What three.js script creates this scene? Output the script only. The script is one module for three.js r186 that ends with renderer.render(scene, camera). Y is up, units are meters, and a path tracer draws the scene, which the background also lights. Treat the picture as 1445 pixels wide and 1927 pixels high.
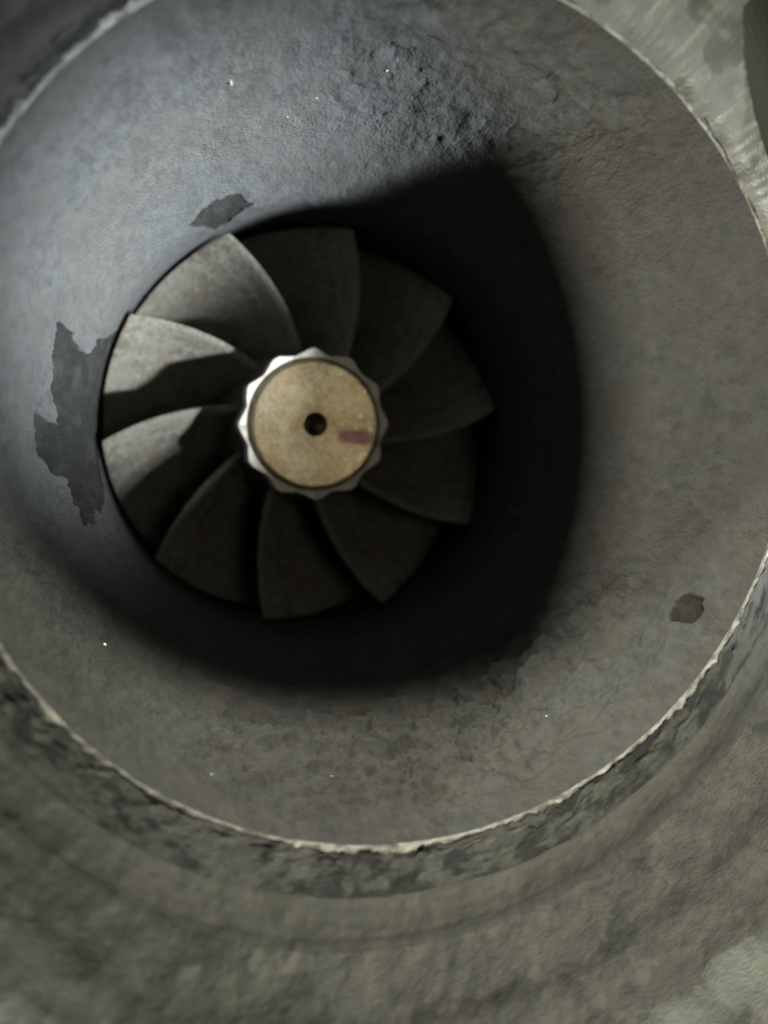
import * as THREE from 'three';
import { RectAreaLightUniformsLib } from 'three/addons/lights/RectAreaLightUniformsLib.js';
import { mergeVertices } from 'three/addons/utils/BufferGeometryUtils.js';
import { RoundedBoxGeometry } from 'three/addons/geometries/RoundedBoxGeometry.js';

// ------------------------------------------------------------------ camera, lamps, exposure
const scene = new THREE.Scene();
scene.background = new THREE.Color().setRGB(0.002, 0.002, 0.0018);
const renderer = new THREE.WebGLRenderer({ antialias: true });
renderer.setSize(767, 1024);
renderer.toneMapping = THREE.LinearToneMapping;
renderer.toneMappingExposure = 1;
renderer.shadowMap.enabled = true;
renderer.shadowMap.type = THREE.PCFSoftShadowMap;
RectAreaLightUniformsLib.init();

const RAD = Math.PI / 180;
const camera = new THREE.PerspectiveCamera(55, 767 / 1024, 0.005, 10);
camera.position.set(-0.03077, -0.00121, 0.17124);
{
  const yaw = 14.562 * RAD, pitch = -4.678 * RAD;
  const f = new THREE.Vector3(Math.sin(yaw) * Math.cos(pitch), Math.sin(pitch), -Math.cos(yaw) * Math.cos(pitch));
  camera.lookAt(camera.position.clone().add(f));
}
camera.focus = 0.138;
camera.userData.fStop = 10.5;
scene.add(camera);

const polar = (az, th, d) => new THREE.Vector3(Math.sin(th * RAD) * Math.cos(az * RAD), Math.sin(th * RAD) * Math.sin(az * RAD), Math.cos(th * RAD)).multiplyScalar(d);
const LAMP = {
  torch: { at: polar(-18, 47.5, 0.36), aim: new THREE.Vector3(-0.026, 0.027, 0.021), color: [0.87, 0.96, 1.0], cd: 3.1, cone: 7.3, blend: 0.85, radius: 0.012 },
  left: { at: polar(185, 67.9, 0.8), color: [0.99, 0.95, 0.78], L: 860, size: 0.07 },
  top: { at: polar(81, 68.2, 0.8), color: [1.0, 0.985, 0.815], L: 900, size: 0.07 },
  front: { at: new THREE.Vector3(0.135, 0.006, 0.65), color: [1.0, 0.82, 0.55], L: 0.26, size: 0.22 },  // added panel, there only for the metal nose to mirror
};
function sm(x, a, b) { const t = Math.min(1, Math.max(0, (x - a) / (b - a))); return t * t * (3 - 2 * t); }
const used = {};
function numbered(n) { const k = used[n] = (used[n] ?? -1) + 1; return k ? `${n}_${String(k).padStart(3, '0')}` : n; }
function thing(name, label, category, group) {
  const o = new THREE.Group(); o.name = numbered(name); scene.add(o);
  o.userData = { label, category }; if (group) o.userData.group = group;
  return o;
}
function part(name, geo, mat, parent, label) {
  const m = new THREE.Mesh(geo, mat); m.name = name; m.castShadow = m.receiveShadow = true;
  if (label) m.userData.label = label;
  parent.add(m); return m;
}
function steel(r, g, b, rough, metal, extra = {}) { return new THREE.MeshStandardMaterial({ color: new THREE.Color().setRGB(r, g, b), roughness: rough, metalness: metal, ...extra }); }

const lampBlack = steel(0.02, 0.02, 0.02, 0.6, 0.1);
function panelLamp(d, label, glow) {
  const t = thing('panel_lamp', label, 'lamp');
  t.position.copy(d.at); t.lookAt(0, 0, 0.03);
  const c = new THREE.Color().setRGB(...d.color);
  part('housing', new RoundedBoxGeometry(d.size + 0.02, d.size + 0.02, 0.03, 3, 0.006), lampBlack, t).position.z = -0.018;
  part('diffuser', new RoundedBoxGeometry(d.size, d.size, 0.006, 2, 0.002), new THREE.MeshStandardMaterial({ color: 0xffffff, emissive: c, emissiveIntensity: glow, roughness: 0.6 }), t);
  const l = new THREE.RectAreaLight(c, d.L, d.size, d.size);
  const back = new THREE.Group(); back.name = 'light_holder'; back.rotation.y = Math.PI; back.position.z = 0.006; t.add(back); back.add(l);
  return t;
}
panelLamp(LAMP.left, 'square work lamp shining into the bore from the left', 0.5);
panelLamp(LAMP.top, 'square work lamp shining into the bore from above', 0.5);
panelLamp(LAMP.front, 'dim warm square panel added for the hub nose to mirror', 0.14);
{
  const d = LAMP.torch, t = thing('hand_torch', 'black hand torch pointed into the bore from the right', 'torch');
  t.position.copy(d.at); t.lookAt(d.aim);
  const c = new THREE.Color().setRGB(...d.color);
  const prof = [[0, -0.12], [0.013, -0.12], [0.014, -0.118], [0.014, -0.03], [0.021, -0.008], [0.021, -0.001], [0.019, -0.001], [0.019, -0.006], [0, -0.006]].map(p => new THREE.Vector2(...p));
  part('torch_body', new THREE.LatheGeometry(prof, 40).rotateX(Math.PI / 2), lampBlack, t);
  part('bulb_glass', new THREE.CylinderGeometry(0.0185, 0.0185, 0.002, 40).rotateX(Math.PI / 2).translate(0, 0, -0.003), new THREE.MeshStandardMaterial({ color: 0xffffff, emissive: c, emissiveIntensity: 0.5 }), t);
  const s = new THREE.SpotLight(c, d.cd, 0, d.cone * RAD, d.blend, 2);
  s.position.copy(d.at.clone().add(d.aim.clone().sub(d.at).setLength(0.004))); s.target.position.copy(d.aim);
  s.castShadow = true; s.shadow.mapSize.set(2048, 2048); s.shadow.radius = d.radius / 0.02; s.shadow.camera.near = 0.02; s.shadow.camera.far = 1; s.shadow.bias = -0.0005;
  scene.add(s, s.target);
}

// ------------------------------------------------------------------ noise
function hash(x, y, z) { let h = Math.imul(x, 374761393) ^ Math.imul(y, 668265263) ^ Math.imul(z, 2147483647 - 1013); h = Math.imul(h ^ (h >>> 13), 1274126177); h ^= h >>> 16; return (h >>> 0) / 4294967296; }
function noise(x, y, z) {                                  // value noise, -1 .. 1
  const X = Math.floor(x), Y = Math.floor(y), Z = Math.floor(z); let u = x - X, v = y - Y, w = z - Z;
  u = u * u * u * (u * (u * 6 - 15) + 10); v = v * v * v * (v * (v * 6 - 15) + 10); w = w * w * w * (w * (w * 6 - 15) + 10);
  const l = (a, b, t) => a + (b - a) * t;
  return 2 * l(l(l(hash(X, Y, Z), hash(X + 1, Y, Z), u), l(hash(X, Y + 1, Z), hash(X + 1, Y + 1, Z), u), v), l(l(hash(X, Y, Z + 1), hash(X + 1, Y, Z + 1), u), l(hash(X, Y + 1, Z + 1), hash(X + 1, Y + 1, Z + 1), u), v), w) - 1;
}
function fbm(x, y, z, oct = 4, gain = 0.5) { let a = 1, s = 0, n = 0; for (let i = 0; i < oct; i++) { s += a * noise(x + i * 17.3, y - i * 9.1, z + i * 5.7); n += a; a *= gain; x *= 2.03; y *= 2.03; z *= 2.03; } return s / n; }
let seed = 7; const rnd = () => { seed = (Math.imul(seed, 1664525) + 1013904223) >>> 0; return seed / 4294967296; };
const toS = c => { c = Math.min(1, Math.max(0, c)); return Math.round(255 * (c <= 0.0031308 ? 12.92 * c : 1.055 * c ** (1 / 2.4) - 0.055)); };
function colourMap(w, h, f, wrapS = THREE.RepeatWrapping) {        // f(u, v) -> linear rgb
  const d = new Uint8Array(w * h * 4);
  for (let j = 0, k = 0; j < h; j++) for (let i = 0; i < w; i++, k += 4) { const c = f((i + 0.5) / w, (j + 0.5) / h); d[k] = toS(c[0]); d[k + 1] = toS(c[1]); d[k + 2] = toS(c[2]); d[k + 3] = 255; }
  const t = new THREE.DataTexture(d, w, h, THREE.RGBAFormat); t.colorSpace = THREE.SRGBColorSpace; t.magFilter = THREE.LinearFilter; t.wrapS = wrapS; t.wrapT = THREE.ClampToEdgeWrapping; t.needsUpdate = true; return t;
}
function greyMap(w, h, f) {                                         // tiles: f gets a point on a torus
  const d = new Uint8Array(w * h * 4);
  for (let j = 0, k = 0; j < h; j++) for (let i = 0; i < w; i++, k += 4) { const v = Math.round(255 * Math.min(1, Math.max(0, f((i + 0.5) / w, (j + 0.5) / h)))); d[k] = d[k + 1] = d[k + 2] = v; d[k + 3] = 255; }
  const t = new THREE.DataTexture(d, w, h, THREE.RGBAFormat); t.magFilter = THREE.LinearFilter; t.wrapS = t.wrapT = THREE.RepeatWrapping; t.needsUpdate = true; return t;
}
const tile = (u, v, k, oct, sd = 0) => {                            // seamless in u and v by cross-fade
  const a = fbm(u * k, v * k, sd, oct), b = fbm((u - 1) * k, v * k, sd, oct), c = fbm(u * k, (v - 1) * k, sd, oct), e = fbm((u - 1) * k, (v - 1) * k, sd, oct);
  return (a * (1 - u) + b * u) * (1 - v) + (c * (1 - u) + e * u) * v;
};
const grainBump = greyMap(512, 512, (u, v) => 0.5 + 0.55 * tile(u, v, 40, 4, 3));

// ------------------------------------------------------------------ the housing's bore
const RS = 0.0358, Z0 = 0.010, ZL = 0.0577, RL = 0.05289, LX = 0.00161, LY = 0.00098;
function bore(z) {
  const t = Math.min(1, Math.max(0, (z - Z0) / (ZL - Z0)));
  const s = (t < 0.12 ? t * t / 0.24 : t - 0.06) / 0.94;
  return [RS + (RL - RS) * s, LX * s, LY * s];
}
// flakes and painted shade on the wall: outlines as [angle in degrees, height in mm]
const FLAKE_SHADE = [
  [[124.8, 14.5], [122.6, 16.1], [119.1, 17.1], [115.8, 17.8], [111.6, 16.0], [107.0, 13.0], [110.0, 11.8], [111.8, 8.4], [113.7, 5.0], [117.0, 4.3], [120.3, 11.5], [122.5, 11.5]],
  [[165.2, 29.9], [162.4, 30.2], [161.4, 29.0], [162.5, 26.6], [161.9, 25.1], [163.7, 23.8], [164.1, 18.8], [164.3, 17.1], [160.6, 15.3], [158.0, 11.0], [154.0, -2], [163.1, -10], [183.8, -10], [194, 8], [200.6, 17.6], [199.1, 22.9], [192.0, 23.1], [184.1, 23.6], [177.8, 26.7], [170.9, 28.4]],  // left flake carried down into the throat shade, painted dark
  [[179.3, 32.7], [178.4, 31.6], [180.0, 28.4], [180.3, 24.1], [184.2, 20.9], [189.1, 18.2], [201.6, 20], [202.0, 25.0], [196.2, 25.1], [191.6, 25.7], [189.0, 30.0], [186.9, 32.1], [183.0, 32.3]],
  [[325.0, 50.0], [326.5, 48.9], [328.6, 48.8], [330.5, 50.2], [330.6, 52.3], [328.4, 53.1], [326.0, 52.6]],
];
function inside(poly, x, y) {                                       // signed distance in mm, positive within
  let w = false, d = 1e9;
  for (let i = 0, j = poly.length - 1; i < poly.length; j = i++) {
    const ax = poly[i][0] * 0.7, ay = poly[i][1], bx = poly[j][0] * 0.7, by = poly[j][1];
    if ((ay > y) !== (by > y) && x < (bx - ax) * (y - ay) / (by - ay) + ax) w = !w;
    const ex = bx - ax, ey = by - ay, t = Math.min(1, Math.max(0, ((x - ax) * ex + (y - ay) * ey) / (ex * ex + ey * ey)));
    d = Math.min(d, Math.hypot(ax + t * ex - x, ay + t * ey - y));
  }
  return w ? d : -d;
}
function flakedShade(phi, z) {                                           // 0..1
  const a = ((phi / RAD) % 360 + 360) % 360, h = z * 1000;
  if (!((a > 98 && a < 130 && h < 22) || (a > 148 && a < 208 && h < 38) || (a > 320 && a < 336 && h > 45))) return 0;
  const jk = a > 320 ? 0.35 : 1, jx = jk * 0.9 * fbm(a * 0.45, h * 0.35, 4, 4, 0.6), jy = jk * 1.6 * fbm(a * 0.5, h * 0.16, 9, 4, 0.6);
  let m = -9; for (const p of FLAKE_SHADE) m = Math.max(m, inside(p, a * 0.7 + jx, h + jy));
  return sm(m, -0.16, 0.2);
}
// how rough the casting is, by region
const near = (a, c, w) => { let d = Math.abs(((a - c) % 360 + 540) % 360 - 180); return 1 - sm(d, w * 0.4, w); };
function roughness(phi, z) {
  const a = phi / RAD, n = 0.25 * fbm(Math.cos(phi) * 3, Math.sin(phi) * 3, z * 60, 3);
  const top = near(a, 70, 38) * sm(z, 0.024, 0.032), foot = near(a, 275, 62) * sm(z, 0.018, 0.028);
  return Math.min(1, Math.max(0.16, Math.max(top, 0.85 * foot) + n));
}
const foot = (phi, z) => near(phi / RAD, 280, 58) * sm(z, 0.026, 0.036);
function relief(phi, z) {                                           // metres, positive = into the bore
  const [r] = bore(z), x = Math.cos(phi) * r, y = Math.sin(phi) * r;
  if (z < -0.002) return 0;
  const k = sm(z, -0.002, 0.006), R = roughness(phi, z);
  let d = 0.00035 * fbm(x * 70, y * 70, z * 55, 3) + 0.00016 * fbm(x * 330, y * 330, z * 260, 4, 0.6);
  d -= 0.00022 * Math.max(0, fbm(x * 900, y * 900 + 4, z * 700, 2) - 0.3);
  const pits = fbm(x * 620 + 7, y * 620, z * 460, 3), lumps = fbm(x * 300, y * 300 + 5, z * 420 + 3, 3);
  d += R * (0.0005 * lumps - 0.0009 * Math.max(0, pits - 0.22) + 0.0003 * Math.max(0, -pits - 0.1));
  const F = flakedShade(phi, z); d *= 1 - 0.75 * sm(z, 0.050, 0.0568); d += (1 - sm(z, 0.048, 0.056)) * foot(phi, z) * (0.0024 * fbm(x * 150, y * 150, z * 480, 4, 0.6) + 0.0009 * fbm(x * 420, y * 420, z * 640, 3, 0.6)); return k * d - 0.0003 * F + 0.00012 * F * (1 - F) * 4;
}
function wallPoint(phi, z, out = new THREE.Vector3()) {
  const [r, cx, cy] = bore(z), q = r - relief(phi, z);
  return out.set(cx + q * Math.cos(phi), cy + q * Math.sin(phi), z);
}
function sheet(nu, nv, f, flip = false, uvf = (u, v) => [u, v]) {   // closed in u; f(phi, v) -> point
  const pos = new Float32Array((nu + 1) * (nv + 1) * 3), uv = new Float32Array((nu + 1) * (nv + 1) * 2), idx = [], p = new THREE.Vector3();
  let k = 0, q = 0;
  for (let j = 0; j <= nv; j++) for (let i = 0; i <= nu; i++) {
    f((i % nu) / nu * Math.PI * 2, j / nv, p); pos[k++] = p.x; pos[k++] = p.y; pos[k++] = p.z;
    const t = uvf(i / nu, j / nv); uv[q++] = t[0]; uv[q++] = t[1];
  }
  for (let j = 0; j < nv; j++) for (let i = 0; i < nu; i++) {
    const a = j * (nu + 1) + i, b = a + 1, c = a + nu + 1, d = c + 1;
    if (flip) idx.push(a, c, b, b, c, d); else idx.push(a, b, c, b, d, c);
  }
  const g = new THREE.BufferGeometry();
  g.setAttribute('position', new THREE.BufferAttribute(pos, 3)); g.setAttribute('uv', new THREE.BufferAttribute(uv, 2)); g.setIndex(idx);
  g.computeVertexNormals();
  const n = g.attributes.normal;                                     // same normal on both sides of the seam
  for (let j = 0; j <= nv; j++) { const a = j * (nu + 1), b = a + nu; const v = new THREE.Vector3(n.getX(a) + n.getX(b), n.getY(a) + n.getY(b), n.getZ(a) + n.getZ(b)).normalize(); n.setXYZ(a, v.x, v.y, v.z); n.setXYZ(b, v.x, v.y, v.z); }
  return g;
}
const mix3 = (a, b, t) => [a[0] + (b[0] - a[0]) * t, a[1] + (b[1] - a[1]) * t, a[2] + (b[2] - a[2]) * t];
const ZB = -0.026;
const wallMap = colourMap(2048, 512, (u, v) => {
  const phi = u * Math.PI * 2, z = ZB + v * (ZL - ZB), [r] = bore(z), x = Math.cos(phi) * r, y = Math.sin(phi) * r;
  const broad = fbm(x * 45, y * 45, z * 40 + 2, 4), mid = fbm(x * 210 + 3, y * 210, z * 150, 4), fine = fbm(x * 800, y * 800 + 3, z * 560, 3, 0.7);
  const rust = 0.6 * sm(fbm(x * 60 + 11, y * 60, z * 60, 4), 0.0, 0.5);
  let c = mix3([0.0460, 0.0467, 0.0462], [0.0468, 0.0440, 0.0395], rust);
  c = mix3(c, [0.055, 0.047, 0.039], 0.55 * near(phi / RAD, 285, 70) * sm(z, 0.02, 0.035) * sm(fbm(x * 150 + 2, y * 150, z * 300, 4, 0.6), -0.1, 0.4));
  c = mix3(c, [0.032, 0.031, 0.028], 0.6 * sm(mid + 0.5 * fine + 0.35 * broad, -0.05, 0.7));
  const s = 1 + 0.2 * broad + 0.16 * mid + 0.42 * fine;
  c = c.map(q => q * s);
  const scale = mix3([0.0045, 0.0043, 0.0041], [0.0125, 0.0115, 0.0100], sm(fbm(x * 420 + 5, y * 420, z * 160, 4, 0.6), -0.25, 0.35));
  c = mix3(c, scale.map(q => q * (1 + 0.5 * fine)), flakedShade(phi, z) * 0.96);
  return c;
});
const grainOn = (map, k, w) => { const t = map.clone(); t.repeat.set(k, w); t.needsUpdate = true; return t; };
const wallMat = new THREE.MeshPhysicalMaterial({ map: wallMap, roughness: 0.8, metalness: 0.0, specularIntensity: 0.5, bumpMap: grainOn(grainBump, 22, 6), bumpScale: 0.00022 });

const housing = thing('turbine_housing', 'grey sooty cast iron turbo housing with a flared round bore', 'turbo housing');
part('bore_wall', sheet(1300, 300, (phi, v, p) => { const w = v < 0.12 ? v : v; wallPoint(phi, ZB + w * (ZL - ZB), p); }, false), wallMat, housing, 'grey soot-coated flared bore wall with dark patches, part flaking and part painted shade');
// closed floor behind the wheel
const sootBlack = steel(0.012, 0.011, 0.010, 0.9, 0);
part('back_plate', new THREE.CylinderGeometry(RS - 0.00001, RS - 0.00001, 0.004, 96).rotateX(Math.PI / 2).translate(0, 0, ZB - 0.0005), sootBlack, housing);

// ------------------------------------------------------------------ outlet face: lip, pitted band, bead, groove, flange
// height of the face over the lip plane and the drifting centre of its rings
const edgeJag = phi => 0.00022 * fbm(Math.cos(phi) * 14, Math.sin(phi) * 14, 1.3, 4, 0.6);
const lipW = phi => { const n = fbm(Math.cos(phi) * 16 + 4, Math.sin(phi) * 16, 7, 4, 0.6); return 0.00055 + 0.0013 * sm(n, -0.2, 0.6) + 0.00018 * fbm(Math.cos(phi) * 70, Math.sin(phi) * 70, 2, 2) * sm(n, -0.3, 0.2); };
const lipIn = phi => { const [r] = bore(ZL); return r - relief(phi, ZL); };
const ringAt = (phi, r, z, p, cx = LX, cy = LY) => p.set(cx + r * Math.cos(phi), cy + r * Math.sin(phi), z);
const bareMap = colourMap(1024, 64, (u, v) => { const phi = u * 6.2832, n = fbm(Math.cos(phi) * 60, Math.sin(phi) * 60, v * 3, 4), s = 1 + 0.5 * n; const c = mix3([0.31, 0.305, 0.28], [0.12, 0.118, 0.104], sm(fbm(Math.cos(phi) * 38, Math.sin(phi) * 38, 4 + v * 2, 4), -0.15, 0.4)); return c.map(q => q * s); });
const bareMat = new THREE.MeshStandardMaterial({ map: bareMap, roughness: 0.62, metalness: 0.15, bumpMap: grainOn(grainBump, 60, 1), bumpScale: 0.0002 });
const lipTop = (phi, k) => 0.0003 * fbm(Math.cos(phi) * 40, Math.sin(phi) * 40, k, 4, 0.6);
part('lip_edge', sheet(1800, 8, (phi, v, p) => {
  const a = lipIn(phi) , w = lipW(phi), r = a + w * v + 0.00022 * Math.sin(Math.PI * v) * fbm(Math.cos(phi) * 75, Math.sin(phi) * 60, 21, 3) + (v > 0.9 ? 0.0006 * (v - 0.9) * 10 : 0);
  const z = ZL + (v === 0 ? 0 : 0.0003 * Math.sin(Math.PI * Math.min(1, v * 0.97)) + lipTop(phi, v * 2) * Math.sin(Math.PI * v)) - 0.0002 * sm(v, 0.8, 1);
  ringAt(phi, r, z, p);
}, false), bareMat, housing, 'bright chipped bare metal edge round the bore');

const faceH = (r, phi) => {                                         // the dished face, seen from the lip outwards
  const x = Math.cos(phi) * r, y = Math.sin(phi) * r;
  return 0.42 * (r - RL) + 0.0006 * fbm(x * 105, y * 105, 2, 3) + 0.0003 * fbm(x * 380, y * 380, 6, 4, 0.6);
};
const GX = -0.0004, GY = -0.0028;                                   // centre of the outer rings
const blend = (v, c0, c1) => c0 + (c1 - c0) * v;
const rimR = phi => 0.0752 - 0.0042 * near(phi / RAD, 231, 16) + 0.0011 * fbm(Math.cos(phi) * 9, Math.sin(phi) * 9, 5, 4, 0.6);
function faceBand(r0, r1, c0, c1, nv, extra = () => 0) {
  return sheet(1100, nv, (phi, v, p) => {
    const r = blend(v, typeof r0 === 'function' ? r0(phi) : r0, typeof r1 === 'function' ? r1(phi) : r1), cx = blend(v, c0[0], c1[0]), cy = blend(v, c0[1], c1[1]);
    const X = cx + r * Math.cos(phi) - LX, Y = cy + r * Math.sin(phi) - LY, R = Math.hypot(X, Y), A = Math.atan2(Y, X);
    ringAt(phi, r, ZL + faceH(R, A) + extra(v, phi), p, cx, cy);
  });
}
function faceMap(seedZ, base, dark, amount, green, bright = 0) {
  return colourMap(2048, 256, (u, v) => {
    const phi = u * 6.2832, R = 0.055 + v * 0.012, x = Math.cos(phi) * R, y = Math.sin(phi) * R;
    const blotch = fbm(x * 270, y * 270, seedZ, 5, 0.6), big = fbm(x * 55, y * 55, seedZ + 3, 3), fine = fbm(x * 900, y * 900, seedZ + 5, 3);
    let c = mix3(base, green, sm(big, -0.2, 0.5));
    c = mix3(c, dark, amount * sm(blotch + 0.45 * big + 0.2 * fine, -0.04, 0.34));
    if (bright) c = mix3(c, [0.11, 0.11, 0.095], bright * sm(fbm(x * 260 + 9, y * 260, seedZ + 8, 4), 0.38, 0.6));
    const s = 1 + 0.2 * big + 0.22 * fine; return c.map(q => q * s);
  });
}
const faceMat = (m, r = 0.7) => new THREE.MeshStandardMaterial({ map: m, roughness: r, bumpMap: grainOn(grainBump, 26, 3), bumpScale: 0.00015 });
const C0 = [LX, LY], C1 = [GX, GY], mid = t => [blend(t, LX, GX), blend(t, LY, GY)];
const rOut = phi => lipIn(phi) + lipW(phi) * 0.7;
part('pitted_band', faceBand(rOut, 0.0562, C0, mid(0.6), 44, (v, phi) => -0.0009 * (1 - v) * sm(v, 0.02, 0.2) * Math.max(0, fbm(Math.cos(phi) * 22, Math.sin(phi) * 22, v * 5 + 3, 4, 0.6) + 0.05)), faceMat(faceMap(3, [0.047, 0.047, 0.042], [0.0065, 0.0065, 0.007], 1, [0.036, 0.039, 0.0315])), housing, 'dark pitted band just outside the bore edge');
part('raised_bead', faceBand(0.0562, 0.0586, mid(0.6), C1, 18, v => 0.00035 * Math.sin(Math.PI * v)), faceMat(faceMap(13, [0.054, 0.053, 0.0455], [0.03, 0.03, 0.0275], 0.4, [0.0475, 0.048, 0.0395])), housing, 'smooth paler raised ring round the pitted band');
part('groove', faceBand(0.0586, 0.0600, C1, C1, 8, v => -0.0002 * Math.sin(Math.PI * v)), faceMat(faceMap(33, [0.044, 0.0435, 0.0375], [0.02, 0.02, 0.0195], 0.5, [0.037, 0.039, 0.031])), housing);
part('flange_face', faceBand(0.0600, rimR, C1, C1, 70, v => -0.0004 * sm(v, 0.4, 0.6) * (1 - sm(v, 0.6, 0.9))), faceMat(faceMap(33, [0.046, 0.0455, 0.040], [0.013, 0.013, 0.0125], 0.6, [0.033, 0.036, 0.0285], 0.3)), housing, 'wide rough flange face with dull green grey scale');
part('flange_rim', faceBand(rimR, 0.092, C1, C1, 40, v => 0.0016 * sm(v, 0, 0.3)), faceMat(faceMap(43, [0.062, 0.066, 0.059], [0.025, 0.025, 0.0225], 0.7, [0.065, 0.07, 0.0575], 0.6), 0.55), housing, 'pale worn outer rim of the flange');
{ // the body behind the face
  const p = [[0.092, ZL + 0.0198], [0.0935, ZL + 0.018], [0.0935, ZL - 0.006], [0.072, ZL - 0.012], [0.060, ZL - 0.022], [0.052, 0.0], [0.058, -0.02], [0.058, -0.034], [0.0, -0.034]].map(q => new THREE.Vector2(...q));
  part('outer_body', new THREE.LatheGeometry(p, 96).rotateX(Math.PI / 2).translate(GX, GY, 0), steel(0.05, 0.045, 0.04, 0.8, 0), housing);
}
// dark block added on the face, its colour standing in for corner shade
{
  const s = new THREE.Shape(); s.moveTo(0.0562, 0.0240); s.lineTo(0.0368, 0.0605); s.lineTo(0.053, 0.078); s.lineTo(0.080, 0.046); s.closePath();
  const g = new THREE.ExtrudeGeometry(s, { depth: 0.0015, bevelEnabled: true, bevelSize: 0.007, bevelThickness: 0.005, bevelOffset: -0.003, bevelSegments: 12 }).translate(0, 0, ZL + 0.002);
  part('added_dark_block', g, new THREE.MeshStandardMaterial({ color: new THREE.Color().setRGB(0.011, 0.0115, 0.008), roughness: 0.8, bumpMap: grainOn(grainBump, 12, 12), bumpScale: 0.0001 }), housing, 'dark olive block added on the flange for the upper right shade');
}
// paler streaked strip between the bore edge and the dark block
{
  const A0 = 6 * RAD, A1 = 118 * RAD, nu = 420, nv = 24, pos = [], uv = [], idx = [];
  for (let j = 0; j <= nv; j++) for (let i = 0; i <= nu; i++) {
    const phi = A0 + (A1 - A0) * i / nu, v = j / nv, wide = 0.0008 + 0.0122 * sm(phi / RAD, 8, 48) * (1 - sm(phi / RAD, 82, 118)), r = lipIn(phi) + 0.00025 + wide * Math.min(1, v * 1.04), c = Math.cos(phi), q = Math.sin(phi);
    const z = ZL + 0.0010 + 0.95 * (r - RL) - 30 * (r - RL) ** 2 - 0.0016 * (1 - sm(v, 0, 0.06)) - (j === nv ? 0.004 : 0) + 0.00016 * fbm(c * 95, q * 95, v * 2.2, 3) + 0.0003 * fbm(c * 22, q * 22, v * 5, 4);
    pos.push(LX + r * c, LY + r * q, z); uv.push(i / nu, v);
  }
  for (let j = 0; j < nv; j++) for (let i = 0; i < nu; i++) { const a = j * (nu + 1) + i, d = a + nu + 1; idx.push(a, d, a + 1, a + 1, d, d + 1); }
  const g = new THREE.BufferGeometry(); g.setAttribute('position', new THREE.Float32BufferAttribute(pos, 3)); g.setAttribute('uv', new THREE.Float32BufferAttribute(uv, 2)); g.setIndex(idx); g.computeVertexNormals();
  const m = colourMap(1024, 128, (u, v) => { const n = fbm(u * 46, v * 2.2, 2, 3, 0.5), f = fbm(u * 26, v * 7, 7, 4), s = 1 + 0.10 * n + 0.3 * f; return mix3([0.175, 0.184, 0.173], [0.09, 0.094, 0.086], sm(f + n, 0.15, 0.8)).map(q => q * s); });
  part('pale_strip', g, new THREE.MeshStandardMaterial({ map: m, roughness: 0.5, metalness: 0.3, bumpMap: grainOn(grainBump, 8, 2), bumpScale: 0.0001 }), housing, 'paler streaked strip beside the bore edge at the upper right');
}
// bright metal flecks stuck to the wall
const fleckMat = steel(0.55, 0.54, 0.50, 0.35, 0.7);
[[113.1, 40.9, 0.00050], [86.8, 40.4, 0.00028], [85.7, 41.9, 0.00022], [97.3, 34.6, 0.0002], [243.1, 49.6, 0.00026], [262.1, 45.9, 0.00025], [299.8, 46.9, 0.0002], [220.1, 39.4, 0.00024], [102.2, 31.7, 0.0002]].forEach(([a, h, s], i) => {
  const g = new THREE.IcosahedronGeometry(s * 0.75, 0), q = g.attributes.position;
  for (let k = 0; k < q.count; k++) { const j = 0.75 + 0.5 * hash(Math.round(q.getX(k) * 1e6), Math.round(q.getY(k) * 1e6), Math.round(q.getZ(k) * 1e6) + i); q.setXYZ(k, q.getX(k) * j, q.getY(k) * j * 1.4, q.getZ(k) * j); }
  g.computeVertexNormals();
  const m = part('metal_fleck', g, fleckMat, housing); wallPoint(a * RAD, h / 1000, m.position); m.rotation.set(i, i * 2.1, i * 0.7);
});

// ------------------------------------------------------------------ the wheel
const wheel = thing('turbine_rotor', 'dark ten-bladed turbine rotor with a round bronze-coloured hub nose', 'turbine rotor');
const HZ = 0.0068, RH = 0.0109, RT = 0.0350;
const bladeMap = colourMap(512, 512, (u, v) => {
  const n = fbm(u * 9, v * 9, 2, 5), f = fbm(u * 45, v * 45, 7, 3), s = 1 + 0.22 * n + 0.2 * f; let c = mix3([0.138, 0.128, 0.106], [0.105, 0.091, 0.072], sm(n, -0.1, 0.4)); c = mix3(c, [0.07, 0.062, 0.052], 0.7 * sm(fbm(u * 5 + 3, v * 16, 11, 4), 0.12, 0.5)); c = mix3(c, [0.19, 0.176, 0.146], 0.6 * sm(fbm(u * 30, v * 30, 15, 3), 0.3, 0.6)); return c.map(q => q * s);
});
const bladeMat = new THREE.MeshPhysicalMaterial({ map: bladeMap, roughness: 0.75, metalness: 0, specularIntensity: 0.4, bumpMap: grainOn(grainBump, 2, 2), bumpScale: 0.00016 });
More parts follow.
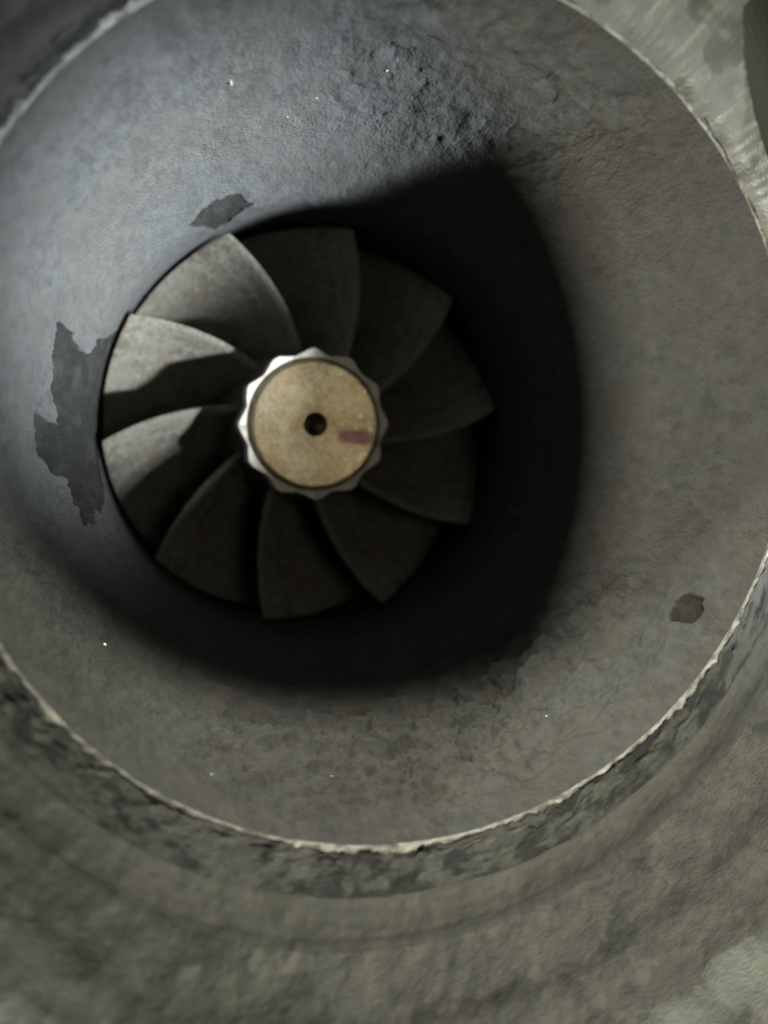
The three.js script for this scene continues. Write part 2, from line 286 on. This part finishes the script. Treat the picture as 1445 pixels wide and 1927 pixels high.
function bladeGeo() {
  const nu = 28, nv = 34, D = 0.021, T = 56 * RAD, SW = 20 * RAD;
  const midS = (u, v, o = new THREE.Vector3()) => {
    const r = RH - 0.0006 + (RT - RH + 0.0006) * u, phi = SW * u - SW + T * (0.75 * v + 0.25 * v * v), z = -D * v + 0.0008 * Math.sin(Math.PI * u);
    return o.set(r * Math.cos(phi), r * Math.sin(phi), z);
  };
  const nrm = (u, v) => { const e = 1e-3, a = midS(u + e, v).sub(midS(u - e, v)), b = midS(u, v + e).sub(midS(u, v - e)); return b.cross(a).normalize(); };
  const pos = [], uv = [], idx = [], loop = [];
  for (let k = 0; k <= nv; k++) loop.push([(1 - k / nv) ** 1.5, 1]);         // front side, deep to edge
  for (let k = 1; k <= nv; k++) loop.push([(k / nv) ** 1.5, -1]);            // back side
  const thick = (u, v) => (0.0017 - 0.0009 * u) * Math.sqrt(Math.min(1, v / 0.035)) * 0.5;
  for (let j = 0; j <= nu; j++) for (const [v, s] of loop) {
    const u = j / nu, p = midS(u, v).addScaledVector(nrm(u, v), s * thick(u, v) * (s > 0 ? 1 : 1));
    pos.push(p.x, p.y, p.z); uv.push(u, v);
  }
  const w = loop.length;
  for (let j = 0; j < nu; j++) for (let i = 0; i < w - 1; i++) { const a = j * w + i; idx.push(a, a + w, a + 1, a + 1, a + w, a + w + 1); }
  const base = pos.length / 3;                                               // tip cap with its own vertices
  for (let i = 0; i < w; i++) { const k = (nu * w + i) * 3; pos.push(pos[k], pos[k + 1], pos[k + 2]); uv.push(1, loop[i][0]); }
  for (let i = 0; i < nv; i++) { const a = base + i, b = base + i + 1, c = base + w - 1 - i, d = base + w - 2 - i; idx.push(a, c, b, b, c, d); }
  const g = new THREE.BufferGeometry(); g.setAttribute('position', new THREE.Float32BufferAttribute(pos, 3)); g.setAttribute('uv', new THREE.Float32BufferAttribute(uv, 2)); g.setIndex(idx); g.computeVertexNormals(); return g;
}
const bg = bladeGeo();
for (let k = 0; k < 10; k++) part('blade', bg, bladeMat, wheel).rotation.z = (148.5 + 36 * k) * RAD;
{ // hub body, its twelve-point collar, and the round nose with a centre hole
  const hubMat = new THREE.MeshStandardMaterial({ map: bladeMap, roughness: 0.6, metalness: 0.3, color: new THREE.Color().setRGB(0.6, 0.55, 0.5) });
  const p = [[0.0, -0.024], [0.020, -0.024], [0.0165, -0.016], [0.0140, -0.006], [0.0131, -0.001], [0.0128, 0.0006], [0.0122, 0.0016], [0.0, 0.0016]].map(q => new THREE.Vector2(...q));
  part('hub', new THREE.LatheGeometry(p, 96).rotateX(Math.PI / 2), hubMat, wheel);
  const s = new THREE.Shape(), N = 240;
  for (let i = 0; i <= N; i++) {
    const a = i / N * Math.PI * 2, f = (((a / RAD - 1) / 30) % 1 + 1) % 1, d = Math.abs(f - 0.5) * 2;   // d = 1 on a point, 0 in a valley
    const r = 0.0119 + 0.00115 * Math.pow(d, 1.35) - 0.0002 * sm(d, 0.9, 1) + 0.00008 * fbm(Math.cos(a) * 9, Math.sin(a) * 9, 3, 3);
    i ? s.lineTo(r * Math.cos(a), r * Math.sin(a)) : s.moveTo(r * Math.cos(a), r * Math.sin(a));
  }
  s.holes.push(new THREE.Path().absarc(0, 0, 0.0032, 0, Math.PI * 2, true));
  const collarMap = colourMap(256, 256, (u, v) => { const n = fbm(u * 7, v * 7, 31, 4, 0.6), f = fbm(u * 40, v * 40, 33, 3); return mix3([0.60, 0.54, 0.47], [0.24, 0.185, 0.125], 0.8 * sm(n + 0.4 * f, 0.0, 0.5)).map(q => q * (1 + 0.25 * f)); });
  collarMap.wrapT = THREE.RepeatWrapping; collarMap.repeat.set(45, 45);
  const collar = new THREE.ExtrudeGeometry(s, { depth: HZ - 0.0006 - 0.0012, bevelEnabled: true, bevelSize: 0.00018, bevelThickness: 0.00018, bevelOffset: -0.00018, bevelSegments: 3, curveSegments: 2 }).translate(0, 0, 0.0010);
  part('twelve_point_collar', collar, new THREE.MeshStandardMaterial({ map: collarMap, roughness: 0.7, metalness: 0.0, bumpMap: grainBump, bumpScale: 0.00006 }), wheel, 'paler scalloped collar behind the round nose');
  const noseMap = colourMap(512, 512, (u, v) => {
    const x = (u - 0.5) * 2, y = (v - 0.5) * 2, n = fbm(x * 3.2, y * 3.2, 1, 5, 0.6), f = fbm(x * 22, y * 22, 5, 3), r = Math.hypot(x, y);
    let c = mix3([0.365, 0.305, 0.205], [0.295, 0.235, 0.142], sm(n, -0.25, 0.35));
    const arc = Math.abs(Math.hypot(x - 0.62, y + 0.18) - 1.02 - 0.10 * n) ;       // pale arc painting in the edge of the torch light
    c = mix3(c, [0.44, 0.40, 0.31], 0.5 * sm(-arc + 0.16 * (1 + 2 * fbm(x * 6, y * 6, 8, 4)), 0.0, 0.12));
    c = mix3(c, [0.40, 0.385, 0.315], 0.4 * sm(fbm(x * 4 + 5, y * 4, 4, 4), 0.05, 0.4) * sm(-x, -0.2, 0.4));  // cool torch light painted over the left half
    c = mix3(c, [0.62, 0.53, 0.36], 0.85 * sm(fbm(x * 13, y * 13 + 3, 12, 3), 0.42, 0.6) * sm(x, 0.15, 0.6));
    const px = (x - 0.60) / 0.36, py = (y + 0.19 + 0.10 * (x - 0.6)) / 0.155;       // purple paint mark
    const ink = sm(1 - Math.hypot(px, py) + 0.35 * fbm(x * 5, y * 5, 20, 4), 0.0, 0.55);
    c = mix3(c, [0.135, 0.065, 0.075], 0.92 * ink);
    return c.map(q => q * (1 + 0.2 * n + 0.2 * f));
  }, THREE.ClampToEdgeWrapping);
  const np = [[0.0021, HZ - 0.0022], [0.0016, HZ - 0.0021], [0.00165, HZ - 0.0006], [0.00195, HZ - 0.00006], [0.0021, HZ], [0.0102, HZ], [0.0108, HZ - 0.00006], [0.0112, HZ - 0.0003], [0.01125, HZ - 0.0010]].map(q => new THREE.Vector2(...q));
  const nose = new THREE.LatheGeometry(np, 120).rotateX(Math.PI / 2), q = nose.attributes.position, uv = nose.attributes.uv;
  for (let i = 0; i < q.count; i++) uv.setXY(i, 0.5 + q.getX(i) / 0.0224, 0.5 + q.getY(i) / 0.0224);
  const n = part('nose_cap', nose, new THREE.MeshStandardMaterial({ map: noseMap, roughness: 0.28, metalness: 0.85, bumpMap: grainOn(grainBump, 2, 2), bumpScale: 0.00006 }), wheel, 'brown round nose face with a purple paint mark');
  const hp = [[0, -0.0019], [0.0005, -0.0018], [0.0012, -0.0012], [0.00164, -0.0008]].map(k => new THREE.Vector2(k[0], k[1] + HZ));
  part('centre_hole', new THREE.LatheGeometry(hp, 48).rotateX(Math.PI / 2), steel(0.09, 0.07, 0.05, 0.25, 0.9), n, 'dark drilled centre hole');
}
renderer.render(scene, camera);
